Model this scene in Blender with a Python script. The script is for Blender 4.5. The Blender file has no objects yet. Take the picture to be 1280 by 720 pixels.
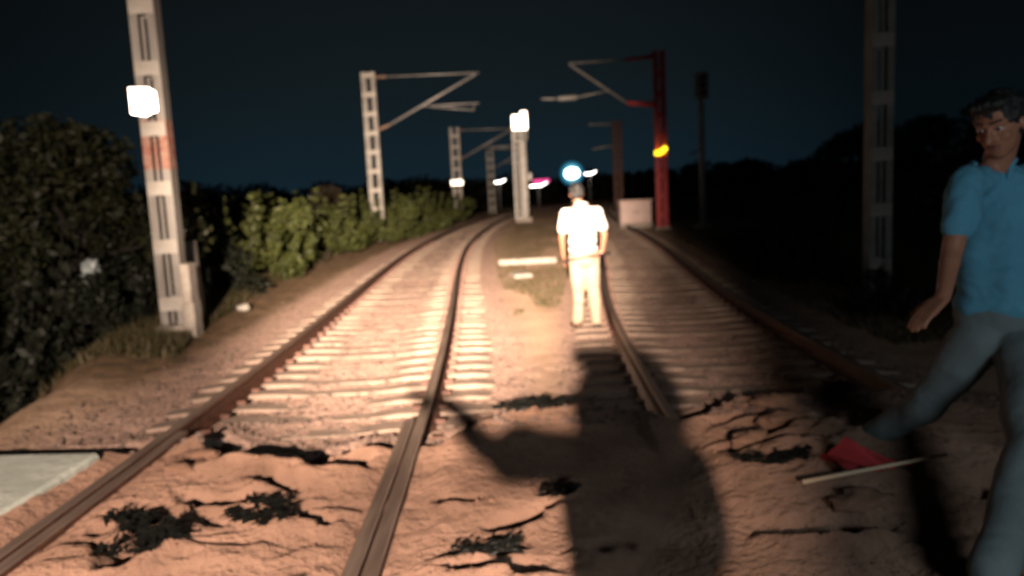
import bpy, bmesh, math, random
import numpy as np
from mathutils import Vector, Matrix, noise as mn

# ------------------------------------------------------------------ camera, world, lights
random.seed(7); np.random.seed(7)
S = bpy.context.scene
COL = S.collection
cam = bpy.data.cameras.new("camera")
cam_o = bpy.data.objects.new("camera", cam); COL.objects.link(cam_o)
cam.sensor_width = 36.0; cam.lens = 26.0
cam.clip_start = 0.02; cam.clip_end = 3000
PITCH, ROLL, CAMH = math.radians(7.0), math.radians(2.7), 1.65
cam_o.matrix_world = (Matrix.Translation((0, 0, CAMH)) @ Matrix.Rotation(math.radians(90) - PITCH, 4, 'X')
                      @ Matrix.Rotation(-ROLL, 4, 'Z'))
cam.dof.use_dof = True            # the phone has focused much too near: everything is a little soft
cam.dof.focus_distance = 1.2
cam.dof.aperture_fstop = 2.9
S.camera = cam_o

S.view_settings.view_transform = 'Standard'
S.view_settings.look = 'None'
S.view_settings.exposure = 0.0
S.view_settings.gamma = 1.0

W = bpy.data.worlds.new("World"); S.world = W; W.use_nodes = True
nt = W.node_tree; nt.nodes.clear()
wo = nt.nodes.new('ShaderNodeOutputWorld'); bg = nt.nodes.new('ShaderNodeBackground')
tc = nt.nodes.new('ShaderNodeTexCoord'); sx = nt.nodes.new('ShaderNodeSeparateXYZ')
rp = nt.nodes.new('ShaderNodeValToRGB')
nt.links.new(tc.outputs['Generated'], sx.inputs[0])
# night sky: deep teal over the horizon, nearly black higher up
mr = nt.nodes.new('ShaderNodeMapRange'); mr.inputs['From Min'].default_value = 0.0; mr.inputs['From Max'].default_value = 0.6
nt.links.new(sx.outputs['Z'], mr.inputs['Value'])
nt.links.new(mr.outputs[0], rp.inputs[0])
el = rp.color_ramp.elements
el[0].position = 0.0; el[0].color = (0.0052, 0.0140, 0.0215, 1)
el[1].position = 1.0; el[1].color = (0.0055, 0.0062, 0.0070, 1)
e = el.new(0.25); e.color = (0.0052, 0.0092, 0.0112, 1)
e = el.new(0.6); e.color = (0.0045, 0.0052, 0.0058, 1)
# glow of the far lights: the sky is bluest over the end of the line
vm = nt.nodes.new('ShaderNodeVectorMath'); vm.operation = 'DOT_PRODUCT'; vm.inputs[1].default_value = (-0.10, 1.0, 0.0)
nt.links.new(tc.outputs['Generated'], vm.inputs[0])
mr2 = nt.nodes.new('ShaderNodeMapRange'); mr2.inputs['From Min'].default_value = 0.84; mr2.inputs['From Max'].default_value = 0.985
mr2.inputs['To Min'].default_value = 0.38; mr2.inputs['To Max'].default_value = 1.2
nt.links.new(vm.outputs['Value'], mr2.inputs['Value'])
nt.links.new(rp.outputs[0], bg.inputs['Color']); nt.links.new(mr2.outputs[0], bg.inputs['Strength'])
nt.links.new(bg.outputs[0], wo.inputs[0])

HEAD = Vector((-0.49, -4.5, 2.65))     # headlamp of the vehicle standing behind the photographer
def spot(name, loc, aim, power, size, blend, color, radius):
    l = bpy.data.lights.new(name, 'SPOT'); o = bpy.data.objects.new(name, l); COL.objects.link(o)
    o.location = loc
    o.rotation_euler = (Vector(aim) - Vector(loc)).to_track_quat('-Z', 'Y').to_euler()
    l.energy = power; l.spot_size = math.radians(size); l.spot_blend = blend; l.color = color; l.shadow_soft_size = radius
    return o
spot('headlamp_wide_beam', HEAD, (-2.55, 9.0, 0.3), 10000, 47, 0.6, (1.0, 0.79, 0.63), 0.05)
spot('headlamp_main_beam', HEAD, (-2.5, 40, 0.9), 102000, 30, 1.0, (1.0, 0.79, 0.60), 0.05)
wl = bpy.data.lights.new('cool_fill_light', 'POINT'); wlo = bpy.data.objects.new('cool_fill_light', wl); COL.objects.link(wlo)
wlo.location = (1.75, -1.0, 1.9); wl.energy = 175; wl.color = (0.80, 0.95, 1.0); wl.shadow_soft_size = 0.4  # unseen cool fill for the near shadow and the striding man

# ------------------------------------------------------------------ helpers
def tag(o, label=None, cat=None, group=None, kind=None):
    if label: o['label'] = label
    if cat: o['category'] = cat
    if group: o['group'] = group
    if kind: o['kind'] = kind
    return o
def empty(name, loc, rz=0.0, label=None, cat=None, group=None):
    o = bpy.data.objects.new(name, None); COL.objects.link(o)
    o.location = loc; o.rotation_euler = (0, 0, rz); o.empty_display_size = 0.2
    return tag(o, label, cat, group)
def mesh_of(name, v, f, smooth=False):
    m = bpy.data.meshes.new(name)
    m.from_pydata([tuple(p) for p in v], [], f)
    if smooth: m.polygons.foreach_set('use_smooth', [True] * len(m.polygons))
    m.update(); return m
def obj(name, me, mat=None, parent=None, loc=None, rot=None, scale=None):
    o = bpy.data.objects.new(name, me); COL.objects.link(o)
    if mat is not None and (len(me.materials) == 0): me.materials.append(mat)
    if parent is not None: o.parent = parent
    if loc is not None: o.location = loc
    if rot is not None: o.rotation_euler = rot
    if scale is not None: o.scale = scale
    return o
def copy_tree(o, parent=None):
    c = o.copy(); COL.objects.link(c)
    if parent is not None: c.parent = parent
    for ch in [x for x in o.children]:
        copy_tree(ch, c)
    return c

class MB:
    def __init__(s): s.v = []; s.f = []
    def add(s, v, f):
        n = len(s.v); s.v += [tuple(p) for p in v]; s.f += [tuple(i + n for i in q) for q in f]
    def box(s, c, d, rz=0.0, bev=0.0, M=None):
        x, y, z = d[0] / 2, d[1] / 2, d[2] / 2
        if bev > 0:
            b = bev; vs = []; 
            bm = bmesh.new(); bmesh.ops.create_cube(bm, size=1.0)
            for v in bm.verts: v.co = Vector((v.co.x * d[0], v.co.y * d[1], v.co.z * d[2]))
            bmesh.ops.bevel(bm, geom=bm.edges[:], offset=b, segments=1, affect='EDGES')
            bm.verts.index_update()
            vs = [v.co.copy() for v in bm.verts]; fs = [tuple(v.index for v in q.verts) for q in bm.faces]; bm.free()
        else:
            vs = [Vector((i * x, j * y, k * z)) for i in (-1, 1) for j in (-1, 1) for k in (-1, 1)]
            fs = [(0, 1, 3, 2), (4, 6, 7, 5), (0, 4, 5, 1), (2, 3, 7, 6), (0, 2, 6, 4), (1, 5, 7, 3)]
        R = Matrix.Rotation(rz, 3, 'Z') if M is None else M
        s.add([R @ v + Vector(c) for v in vs], fs)
    def tube(s, p, q, r0, r1=None, n=8, cap=True):
        r1 = r0 if r1 is None else r1
        p = Vector(p); q = Vector(q); d = (q - p).normalized()
        a = d.orthogonal().normalized(); b = d.cross(a)
        vs = []
        for c, r in ((p, r0), (q, r1)):
            for i in range(n):
                t = 2 * math.pi * i / n
                vs.append(c + (a * math.cos(t) + b * math.sin(t)) * r)
        fs = [(i, (i + 1) % n, n + (i + 1) % n, n + i) for i in range(n)]
        if cap: fs += [tuple(range(n - 1, -1, -1)), tuple(range(n, 2 * n))]
        s.add(vs, fs)
    def ball(s, c, r, sub=2, sc=(1, 1, 1), M=None):
        bm = bmesh.new(); bmesh.ops.create_icosphere(bm, subdivisions=sub, radius=r)
        bm.verts.index_update()
        R = Matrix.Identity(3) if M is None else M
        vs = [R @ Vector((v.co.x * sc[0], v.co.y * sc[1], v.co.z * sc[2])) + Vector(c) for v in bm.verts]
        fs = [tuple(v.index for v in q.verts) for q in bm.faces]; bm.free()
        s.add(vs, fs)
    def caps(s, p, q, r0, r1=None, n=14):
        r1 = r0 if r1 is None else r1
        s.tube(p, q, r0, r1, n); s.ball(p, r0 * 1.0); s.ball(q, r1 * 1.0)
    def mesh(s, name, smooth=False): return mesh_of(name, s.v, s.f, smooth)
    def build(s, name, mat, parent=None, smooth=False, **k): return obj(name, s.mesh(name, smooth), mat, parent, **k)

# ------------------------------------------------------------------ noise (numpy)
_P = np.random.RandomState(3).rand(256, 256)
def vn(x, y):
    xi = np.floor(x).astype(int); yi = np.floor(y).astype(int)
    fx = x - xi; fy = y - yi; fx = fx * fx * (3 - 2 * fx); fy = fy * fy * (3 - 2 * fy)
    a = _P[xi & 255, yi & 255]; b = _P[(xi + 1) & 255, yi & 255]; c = _P[xi & 255, (yi + 1) & 255]; d = _P[(xi + 1) & 255, (yi + 1) & 255]
    return (a * (1 - fx) + b * fx) * (1 - fy) + (c * (1 - fx) + d * fx) * fy
def fbm(x, y, o=4):
    s = 0; a = 0.5; t = 0
    for i in range(o):
        s = s + a * vn(x * 2 ** i + 17.3 * i, y * 2 ** i + 9.1 * i); t += a; a *= 0.5
    return s / t
def sm(a, b, x):
    t = np.clip((x - a) / (b - a), 0, 1); return t * t * (3 - 2 * t)

# ------------------------------------------------------------------ materials
def nd(nt, t, **k):
    n = nt.nodes.new(t)
    for a, b in k.items(): setattr(n, a, b)
    return n
def mat(name, c1, c2=None, scale=6.0, rough=0.85, bump=0.3, bscale=None, metal=0.0, c3=None, detail=6.0, spec=None, bdist=0.02, obj_co=True, stretch=None):
    m = bpy.data.materials.new(name); m.use_nodes = True; nt = m.node_tree; nt.nodes.clear()
    out = nd(nt, 'ShaderNodeOutputMaterial'); bs = nd(nt, 'ShaderNodeBsdfPrincipled')
    nt.links.new(bs.outputs[0], out.inputs[0])
    bs.inputs['Roughness'].default_value = rough; bs.inputs['Metallic'].default_value = metal
    if spec is not None: bs.inputs['Specular IOR Level'].default_value = spec
    t = nd(nt, 'ShaderNodeTexCoord'); mp = nd(nt, 'ShaderNodeMapping')
    nt.links.new(t.outputs['Object'], mp.inputs[0])
    if stretch: mp.inputs['Scale'].default_value = stretch
    n1 = nd(nt, 'ShaderNodeTexNoise'); n1.inputs['Scale'].default_value = scale; n1.inputs['Detail'].default_value = detail
    nt.links.new(mp.outputs[0], n1.inputs['Vector'])
    r = nd(nt, 'ShaderNodeValToRGB'); e = r.color_ramp.elements
    c2 = c2 or tuple(x * 0.7 for x in c1)
    e[0].position = 0.32; e[0].color = (*c2, 1); e[1].position = 0.68; e[1].color = (*c1, 1)
    if c3:
        k = e.new(0.5); k.color = (*c3, 1)
    nt.links.new(n1.outputs['Fac'], r.inputs[0]); nt.links.new(r.outputs[0], bs.inputs['Base Color'])
    if bump:
        n2 = nd(nt, 'ShaderNodeTexNoise'); n2.inputs['Scale'].default_value = bscale or scale * 5; n2.inputs['Detail'].default_value = 8
        nt.links.new(mp.outputs[0], n2.inputs['Vector'])
        b = nd(nt, 'ShaderNodeBump'); b.inputs['Strength'].default_value = bump; b.inputs['Distance'].default_value = bdist
        nt.links.new(n2.outputs['Fac'], b.inputs['Height']); nt.links.new(b.outputs[0], bs.inputs['Normal'])
    return m
def emis(name, c, s):
    m = bpy.data.materials.new(name); m.use_nodes = True; nt = m.node_tree; nt.nodes.clear()
    out = nd(nt, 'ShaderNodeOutputMaterial'); e = nd(nt, 'ShaderNodeEmission')
    e.inputs['Color'].default_value = (*c, 1); e.inputs['Strength'].default_value = s
    nt.links.new(e.outputs[0], out.inputs[0]); return m
def leafmat(name, c1, c2):
    m = bpy.data.materials.new(name); m.use_nodes = True; nt = m.node_tree; nt.nodes.clear()
    out = nd(nt, 'ShaderNodeOutputMaterial'); bs = nd(nt, 'ShaderNodeBsdfPrincipled'); tr = nd(nt, 'ShaderNodeBsdfTranslucent')
    mx = nd(nt, 'ShaderNodeMixShader'); mx.inputs[0].default_value = 0.25
    g = nd(nt, 'ShaderNodeNewGeometry'); r = nd(nt, 'ShaderNodeValToRGB'); e = r.color_ramp.elements
    e[0].color = (*c2, 1); e[1].color = (*c1, 1)
    nt.links.new(g.outputs['Random Per Island'], r.inputs[0]); nt.links.new(r.outputs[0], bs.inputs['Base Color']); nt.links.new(r.outputs[0], tr.inputs['Color'])
    bs.inputs['Roughness'].default_value = 0.6
    nt.links.new(bs.outputs[0], mx.inputs[1]); nt.links.new(tr.outputs[0], mx.inputs[2]); nt.links.new(mx.outputs[0], out.inputs[0])
    return m

M = {}
M['sleeper'] = mat('sleeper_concrete', (0.31, 0.225, 0.175), (0.22, 0.15, 0.115), 5, 0.9, 0.4)
M['rail'] = mat('rusty_rail', (0.15, 0.065, 0.042), (0.075, 0.032, 0.022), 9, 0.55, 0.3, metal=0.3)
M['railtop'] = mat('rail_top', (0.34, 0.25, 0.2), (0.22, 0.15, 0.12), 4, 0.42, 0.1, metal=0.5, stretch=(6, 0.6, 1))
M['stone'] = mat('ballast_stone', (0.15, 0.10, 0.08), (0.11, 0.07, 0.055), 2.5, 0.9, 0.3)
M['clod'] = mat('dirt_clod', (0.24, 0.125, 0.08), (0.17, 0.09, 0.056), 5, 0.95, 0.5)
M['slab'] = mat('grey_concrete', (0.56, 0.58, 0.52), (0.36, 0.38, 0.33), 3, 0.85, 0.5, 18)
M['mast'] = mat('galvanised_steel', (0.36, 0.33, 0.30), (0.22, 0.19, 0.17), 4, 0.6, 0.2, metal=0.15, stretch=(1, 1, .4))
M['mastrust'] = mat('rust_patched_steel', (0.42, 0.28, 0.22), (0.30, 0.075, 0.045), 14, 0.75, 0.3)
M['batten'] = mat('pale_batten_steel', (0.52, 0.47, 0.42), (0.38, 0.33, 0.28), 5, 0.6, 0.15)
M['mastred'] = mat('red_lit_steel', (0.72, 0.09, 0.085), (0.48, 0.05, 0.07), 3, 0.6, 0.2)  # red light falling on the mast is put into its base colour
M['mastbrown'] = mat('brown_primer', (0.13, 0.055, 0.035), (0.07, 0.03, 0.025), 3, 0.7, 0.2)
M['mastdim'] = mat('weathered_dark_steel', (0.36, 0.34, 0.31), (0.22, 0.20, 0.18), 3, 0.7, 0.2)
M['tube'] = mat('cantilever_tube', (0.40, 0.37, 0.35), (0.26, 0.24, 0.23), 4, 0.45, 0.1, metal=0.3)
M['insul'] = mat('porcelain_insulator', (0.36, 0.24, 0.17), (0.24, 0.14, 0.1), 5, 0.2, 0.0)
M['conc'] = mat('foundation_concrete', (0.50, 0.44, 0.38), (0.34, 0.28, 0.24), 6, 0.9, 0.5)
M['retro'] = mat('retroreflective_sheet', (0.95, 0.94, 0.92), (0.90, 0.89, 0.87), 3, 0.34, 0.0, metal=0.85)
M['white'] = mat('white_enamel', (0.86, 0.85, 0.82), (0.76, 0.74, 0.7), 3, 0.35, 0.05)
M['whitepaint'] = mat('white_post_paint', (0.84, 0.80, 0.76), (0.62, 0.52, 0.46), 3, 0.5, 0.1)
M['pinkbox'] = mat('pale_pink_paint', (0.85, 0.64, 0.58), (0.72, 0.50, 0.45), 2, 0.6, 0.1)
M['black'] = mat('black_paint', (0.02, 0.02, 0.022), (0.012, 0.012, 0.012), 4, 0.5, 0.1)
M['bark'] = mat('bark', (0.025, 0.018, 0.013), (0.012, 0.009, 0.007), 8, 0.95, 0.6)
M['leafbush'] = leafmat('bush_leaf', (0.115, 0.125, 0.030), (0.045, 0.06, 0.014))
M['leaftree'] = leafmat('tree_leaf', (0.034, 0.034, 0.011), (0.010, 0.015, 0.005))
M['leafbrown'] = leafmat('brownish_leaf', (0.06, 0.040, 0.020), (0.025, 0.022, 0.010))
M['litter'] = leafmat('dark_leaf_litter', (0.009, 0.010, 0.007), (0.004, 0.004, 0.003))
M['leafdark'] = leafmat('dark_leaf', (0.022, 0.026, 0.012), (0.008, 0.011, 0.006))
M['grass'] = leafmat('dry_grass', (0.14, 0.10, 0.045), (0.05, 0.05, 0.018))
M['skin'] = mat('brown_skin', (0.36, 0.155, 0.095), (0.31, 0.13, 0.08), 5, 0.5, 0.08, 60, spec=0.4)
M['hair'] = mat('black_hair', (0.014, 0.012, 0.011), (0.006, 0.005, 0.005), 30, 0.5, 0.8, 90, stretch=(1, 1, .3))
M['polo'] = mat('blue_cotton', (0.095, 0.30, 0.43), (0.075, 0.25, 0.37), 3, 0.9, 0.25, 140)
M['jeans'] = mat('grey_blue_denim', (0.165, 0.195, 0.20), (0.12, 0.15, 0.158), 4, 0.9, 0.3, 160)
M['whitecloth'] = mat('white_cloth', (0.78, 0.72, 0.70), (0.66, 0.60, 0.56), 3, 0.85, 0.2, 60)
M['cream'] = mat('cream_cloth', (0.42, 0.30, 0.22), (0.34, 0.24, 0.17), 3, 0.85, 0.2, 60)
M['shoe'] = mat('dark_shoe', (0.03, 0.025, 0.02), (0.018, 0.015, 0.013), 4, 0.5, 0.1)
M['brownshoe'] = mat('brown_shoe', (0.14, 0.07, 0.045), (0.09, 0.045, 0.03), 4, 0.6, 0.1)
M['belt'] = mat('belt_leather', (0.025, 0.02, 0.018), (0.015, 0.012, 0.01), 4, 0.5, 0.1)
M['darkcloth'] = mat('dark_cloth', (0.05, 0.055, 0.05), (0.035, 0.04, 0.036), 3, 0.9, 0.2, 60)
M['flag'] = mat('red_flag_cloth', (0.55, 0.045, 0.05), (0.40, 0.03, 0.035), 5, 0.85, 0.2, 60)
M['wood'] = mat('pale_wood', (0.62, 0.47, 0.33), (0.48, 0.33, 0.22), 4, 0.7, 0.2, stretch=(1, 6, 6))
M['eye'] = mat('eye_white', (0.5, 0.45, 0.42), (0.45, 0.4, 0.38), 4, 0.3, 0)
M['iris'] = mat('dark_iris', (0.02, 0.012, 0.01), (0.015, 0.01, 0.01), 4, 0.2, 0)
M['lip'] = mat('lip', (0.26, 0.085, 0.07), (0.2, 0.07, 0.06), 4, 0.5, 0)
M['plastic'] = mat('pale_plastic', (0.45, 0.5, 0.5), (0.3, 0.34, 0.35), 5, 0.35, 0.2)
M['e_cyan'] = emis('lamp_core_cyan', (0.62, 0.95, 1.0), 14)
M['e_blue'] = emis('lamp_rim_blue', (0.03, 0.26, 0.48), 0.8)
M['e_white'] = emis('tube_white', (1.0, 0.93, 0.85), 9)
M['e_mag'] = emis('lamp_magenta', (0.95, 0.08, 0.32), 1.4)
M['e_yel'] = emis('lamp_yellow', (1.0, 0.72, 0.02), 3.0)
M['e_blu2'] = emis('beacon_blue', (0.12, 0.17, 0.62), 0.35)

# ------------------------------------------------------------------ track alignments
LC = [(-1.47, -6), (-1.49, 3), (-1.52, 5.5), (-1.62, 8), (-1.86, 12.5), (-2.14, 18), (-2.33, 25), (-2.2, 35), (-1.75, 46), (-0.85, 60), (0.35, 74), (3.8, 100), (9.5, 130), (18, 160)]
RC = [(1.8, -6), (1.82, 3), (1.90, 6), (2.09, 9.5), (2.42, 12.4), (2.82, 15.6), (3.36, 20), (4.1, 28), (4.62, 35), (5.6, 46), (7.1, 60), (9.4, 78), (13, 100), (19, 130), (27, 160)]
def smooth_curve(P):
    P = np.array(P, float); y = np.arange(P[0, 1], P[-1, 1], 0.5); x = np.interp(y, P[:, 1], P[:, 0])
    for _ in range(60):
        x[1:-1] = (x[:-2] + 2 * x[1:-1] + x[2:]) / 4
    return x, y
LX, LY = smooth_curve(LC); RX, RY = smooth_curve(RC)
GA = 1.676 / 2 + 0.035

# ------------------------------------------------------------------ ground height
LIPX = [-30, -3.4, -2.6, -2.35, -1.9, -1.45, -0.95, -0.45, 0.0, 0.5, 1.04, 1.6, 2.2, 3.2, 4.5, 30]
LIPY = [4.65, 4.65, 4.62, 4.95, 4.45, 4.25, 4.5, 4.62, 5.2, 5.15, 4.6, 5.0, 5.1, 4.9, 4.6, 4.5]
BANKX = [(0, -3.2), (5, -3.65), (6.7, -4.35), (10, -5.3), (14, -5.9), (20, -6.6), (40, -7.4), (62, -6.0), (84, -3.8), (120, 0), (160, 6)]
PITS = [(-2.15, 4.80, .20, .22, .15, .1), (-1.62, 4.34, .26, .30, .17, -.25), (-1.20, 4.14, .22, .28, .16, -.35), (-1.36, 3.92, .16, .16, .10, -.5),
 (-1.50, 3.62, .30, .16, .10, -.2), (-1.14, 3.44, .15, .16, .09, -.6), (-1.60, 3.38, .12, .14, .09, -.4), (-1.70, 3.14, .14, .20, .12, .9), (-1.92, 3.36, .10, .18, .10, .8),
 (-.32, 3.62, .10, .10, .06, .2), (-.18, 3.04, .14, .12, .07, 0), (.02, 3.34, .14, .13, .08, .4), (-.12, 2.86, .16, .10, .07, 0), (.20, 3.44, .10, .10, .07, .3), (.26, 3.72, .10, .14, .09, .9), (.30, 2.98, .12, .10, .07, .2),
 (1.62, 4.05, .20, .20, .13, .1), (1.34, 3.74, .20, .16, .10, -.1), (1.95, 4.22, .22, .18, .12, .1), (1.24, 2.94, .24, .14, .10, .1), (1.45, 4.42, .18, .20, .13, -.1), (2.25, 3.1, .2, .14, .08, 0)]
def ground_h(x, y):
    x = np.asarray(x, float); y = np.asarray(y, float)
    lx = np.interp(y, LY, LX); rx = np.interp(y, RY, RX)
    dl = np.abs(x - lx); dr = np.abs(x - rx)
    h = -0.05 + 0.05 * (fbm(x * 0.5, y * 0.5) - 0.5) + 0.0 * x
    bed = np.maximum(1 - sm(1.35, 1.9, dl), 1 - sm(1.35, 1.9, dr))
    h = h * (1 - bed) + (-0.034) * bed
    h = h + (0.028 * (fbm(x * 5, y * 5, 3) - 0.5) + 0.012 * (fbm(x * 16, y * 16, 2) - .5))
    # shoulder of the left bank and its drop
    be = np.interp(y, [p[0] for p in BANKX], [p[1] for p in BANKX]) + 0.35 * (fbm(y * 0.9, y * 0.2 + 3) - .5)
    sh = sm(0, 1, (be + 1.1 - x)) * (1 - sm(0, 0.4, be - x)) * 0.07
    h = h + sh - 1.5 * sm(0.0, 2.2, be - x) + 0.25 * (fbm(x * 0.4 + 5, y * 0.4) - .5) * sm(0, 2, be - x)
    # right side cess and rise
    re = rx + 2.6
    h = h - 0.22 * sm(0, 1.2, x - re) + 1.8 * sm(6, 22, x - re) + 0.3 * (fbm(x * 0.3, y * 0.3 + 8) - .5) * sm(1, 4, x - re)
    # earth tipped over both tracks in the foreground
    lip = np.interp(x, LIPX, LIPY) + 0.22 * (fbm(x * 2.2, 3.3 + 0 * x, 3) - .5) + 0.10 * (fbm(x * 9, 7.7 + 0 * x, 2) - .5)
    inside = 1 - sm(0.0, 0.10, y - lip)
    inside = inside * sm(-4.1, -3.55, x) * (1 - sm(4.0, 6.0, x))
    t1 = y * 1.45 + 1.9 * fbm(x * 0.8 + 2, y * 0.7, 3) + 0.25 * x
    saw1 = (t1 % 1.0); saw1 = np.where(saw1 < 0.90, saw1 / 0.90, (1 - saw1) / 0.10)
    t2 = y * 3.9 + 2.6 * fbm(x * 1.5 + 12, y * 1.2 + 4, 3) - 0.5 * x
    saw2 = (t2 % 1.0); saw2 = np.where(saw2 < 0.86, saw2 / 0.86, (1 - saw2) / 0.14)
    m1 = sm(0.50, 0.66, fbm(x * 0.9 + 31, y * 1.1 + 3, 3)); m2 = sm(0.47, 0.60, fbm(x * 1.6 + 7, y * 1.8 + 20, 3))
    left = 1 - sm(-1.2, -0.4, x); right = sm(0.9, 1.6, x)
    m1 = np.clip(m1 + 0.3 * left + 0.6 * right, 0, 1); m2 = np.clip(m2 * (0.55 + 0.6 * left + 0.6 * right), 0, 1)
    d = 0.135 + 0.09 * (fbm(x * 0.9 + 2, y * 0.9 + 6, 3) - 0.5) + m1 * 0.034 * saw1 + m2 * 0.018 * saw2
    d = d + 0.024 * (fbm(x * 4, y * 4, 3) - 0.5) + 0.022 * (fbm(x * 11, y * 11, 3) - .5) + .010 * np.abs(fbm(x * 20 + 5, y * 20, 2) - .5)
    d = d + 0.03 * sm(.6, 1.2, x)
    d = d + 0.11 * np.exp(-(((x - 2.05) / 0.9) ** 2 + ((y - 3.7) / 0.8) ** 2)) + 0.06 * np.exp(-(((x - 1.4) / 0.5) ** 2 + ((y - 3.6) / 0.5) ** 2))
    CR_ = (lx - GA,)
    for px, py, a, b, D, rot in PITS:
        D *= 1.9; b *= 1.25
        c_, s_ = math.cos(rot), math.sin(rot)
        ux = x - px + .10 * (fbm(x * 7, y * 7, 3) - .5) * 2; uy = y - py + .15 * (fbm(x * 6 + 9, y * 3, 3) - .5) * 2
        u = (ux * c_ + uy * s_) / a; v = (-ux * s_ + uy * c_) / b
        d = d - D * np.exp(-u ** 4) * sm(0.0, 0.14, v) * (1 - sm(0.25, 1.0, v)) + D * .22 * np.exp(-u * u) * np.exp(-((v + .25) / .35) ** 2)
    for c in (lx - GA, lx + GA, rx - GA, rx + GA):      # flangeways along the rails
        right = c[0, 0] > 0 if c.ndim > 1 else c[0] > 0
        g = np.abs(x - c)
        if right: d = np.where(g < 0.22, np.maximum(d, 0.175 + .02 * (fbm(x * 6, y * 6, 2) - .5)), d)      # the right track is wholly buried here
        else:
            side = -1 if c is CR_[0] else 1
            k = (1 - sm(0.10, 0.26, g)); d = d * (1 - k) + (0.105 + 0.05 * (fbm(x * 7, y * 5, 3) - .5)) * k
    # earth spilled thinly over the sleepers just past the lip
    thin = (1 - sm(0.35, 1.0, y - lip)) * sm(-3.6, -2.9, x) * (0.5 + fbm(x * 3, y * 3, 2))
    h = np.where(thin > 0, np.maximum(h, h * (1 - thin) + 0.03 * thin), h)
    tr = sm(-.02, .10, y - lip) * (1 - sm(.22, .55, y - lip)) * sm(-3.9, -3.4, x) * (1 - sm(1.8, 3.0, x)) * sm(.38, .58, fbm(x * 1.1 + 40, 5 + 0 * x, 2) + .22 * np.exp(-((x - .3) / .5) ** 2) + .15 * (x < -1))
    h = h - .26 * tr
    h = h * (1 - inside) + d * inside
    # keep the slab bed clear
    return h
def gh(x, y): return float(ground_h(np.array([x]), np.array([y]))[0])

# the ground: one sheet to the horizon
def spaced(a, b, step, grow, far_lo, far_hi):
    core = list(np.arange(a, b, step)); hi = [b]; s = step
    while hi[-1] < far_hi: s *= grow; hi.append(hi[-1] + s)
    lo = [a]; s = step
    while lo[-1] > far_lo: s *= grow; lo.append(lo[-1] - s)
    return np.array(lo[:0:-1] + core + hi)
gx = spaced(-4.6, 5.2, 0.028, 1.07, -900, 900); gy = spaced(2.2, 7.0, 0.024, 1.035, -60, 1500)
X, Y = np.meshgrid(gx, gy)
Z = ground_h(X, Y)
nx, ny = len(gx), len(gy)
me = bpy.data.meshes.new('ground')
me.vertices.add(nx * ny); me.vertices.foreach_set('co', np.stack([X, Y, Z], -1).astype(np.float32).ravel())
idx = np.arange(nx * ny).reshape(ny, nx)
q = np.stack([idx[:-1, :-1], idx[:-1, 1:], idx[1:, 1:], idx[1:, :-1]], -1).reshape(-1, 4)
me.loops.add(q.size); me.loops.foreach_set('vertex_index', q.ravel().astype(np.int32))
me.polygons.add(len(q)); me.polygons.foreach_set('loop_start', np.arange(0, q.size, 4, dtype=np.int32))
me.polygons.foreach_set('use_smooth', np.ones(len(q), dtype=bool))
me.update(calc_edges=True); me.validate()
# kinds of soil as weights: ballast, tipped earth, grass
lx = np.interp(Y, LY, LX); rx = np.interp(Y, RY, RX)
lip = np.interp(X, LIPX, LIPY)
w_dirt = (1 - sm(-0.1, 0.35, Y - lip)) * sm(-4.3, -3.4, X) * (1 - sm(4.5, 6, X))
w_bal = np.maximum(1 - sm(1.5, 2.1, np.abs(X - lx)), 1 - sm(1.4, 1.8, np.abs(X - rx)))
w_bal = np.maximum(w_bal, (1 - sm(1.7, 2.3, np.abs(X - lx))) * (X < lx))
be = np.interp(Y, [p[0] for p in BANKX], [p[1] for p in BANKX])
w_gr = np.maximum(sm(-0.4, 0.9, be - X), sm(1.0, 2.0, X - rx - 1.2))
w_gr = np.maximum(w_gr, sm(1.75, 2.25, lx - X + .5 * (fbm(X * 1.5, Y * 1.2, 3) - .5)) * sm(6.2, 8.0, Y) * .92)
mid = sm(0.6, 1.1, X - lx - 1.3) * (1 - sm(-0.9, -0.3, X - rx + 1.4)) * sm(0.40, 0.62, fbm(X * .7 + 3, Y * .25, 3))
w_gr = np.clip(np.maximum(w_gr, 0.40 * mid), 0, 1)
a = me.attributes.new('soil', 'FLOAT_COLOR', 'POINT')
a.data.foreach_set('color', np.stack([w_dirt, w_bal, w_gr, np.ones_like(w_gr)], -1).astype(np.float32).ravel())
gm = bpy.data.materials.new('soil'); gm.use_nodes = True; nt = gm.node_tree; nt.nodes.clear()
out = nd(nt, 'ShaderNodeOutputMaterial'); bs = nd(nt, 'ShaderNodeBsdfPrincipled'); nt.links.new(bs.outputs[0], out.inputs[0])
bs.inputs['Roughness'].default_value = 0.95; bs.inputs['Specular IOR Level'].default_value = 0.2; bs.inputs['Diffuse Roughness'].default_value = 1.0
at = nd(nt, 'ShaderNodeAttribute', attribute_name='soil'); sp = nd(nt, 'ShaderNodeSeparateColor'); nt.links.new(at.outputs['Color'], sp.inputs[0])
tc = nd(nt, 'ShaderNodeTexCoord')
def noise_col(scale, ca, cb, lo=.35, hi=.65, detail=8):
    n = nd(nt, 'ShaderNodeTexNoise'); n.inputs['Scale'].default_value = scale; n.inputs['Detail'].default_value = detail
    nt.links.new(tc.outputs['Object'], n.inputs['Vector'])
    r = nd(nt, 'ShaderNodeValToRGB'); e = r.color_ramp.elements
    e[0].position = lo; e[0].color = (*ca, 1); e[1].position = hi; e[1].color = (*cb, 1)
    nt.links.new(n.outputs['Fac'], r.inputs[0]); return r
base = noise_col(1.6, (0.19, 0.122, 0.083), (0.28, 0.185, 0.128))
dirt = noise_col(2.2, (0.125, 0.070, 0.048), (0.27, 0.157, 0.112), .30, .70)
ball = noise_col(26, (0.14, 0.088, 0.070), (0.29, 0.19, 0.15), .38, .62)
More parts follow.
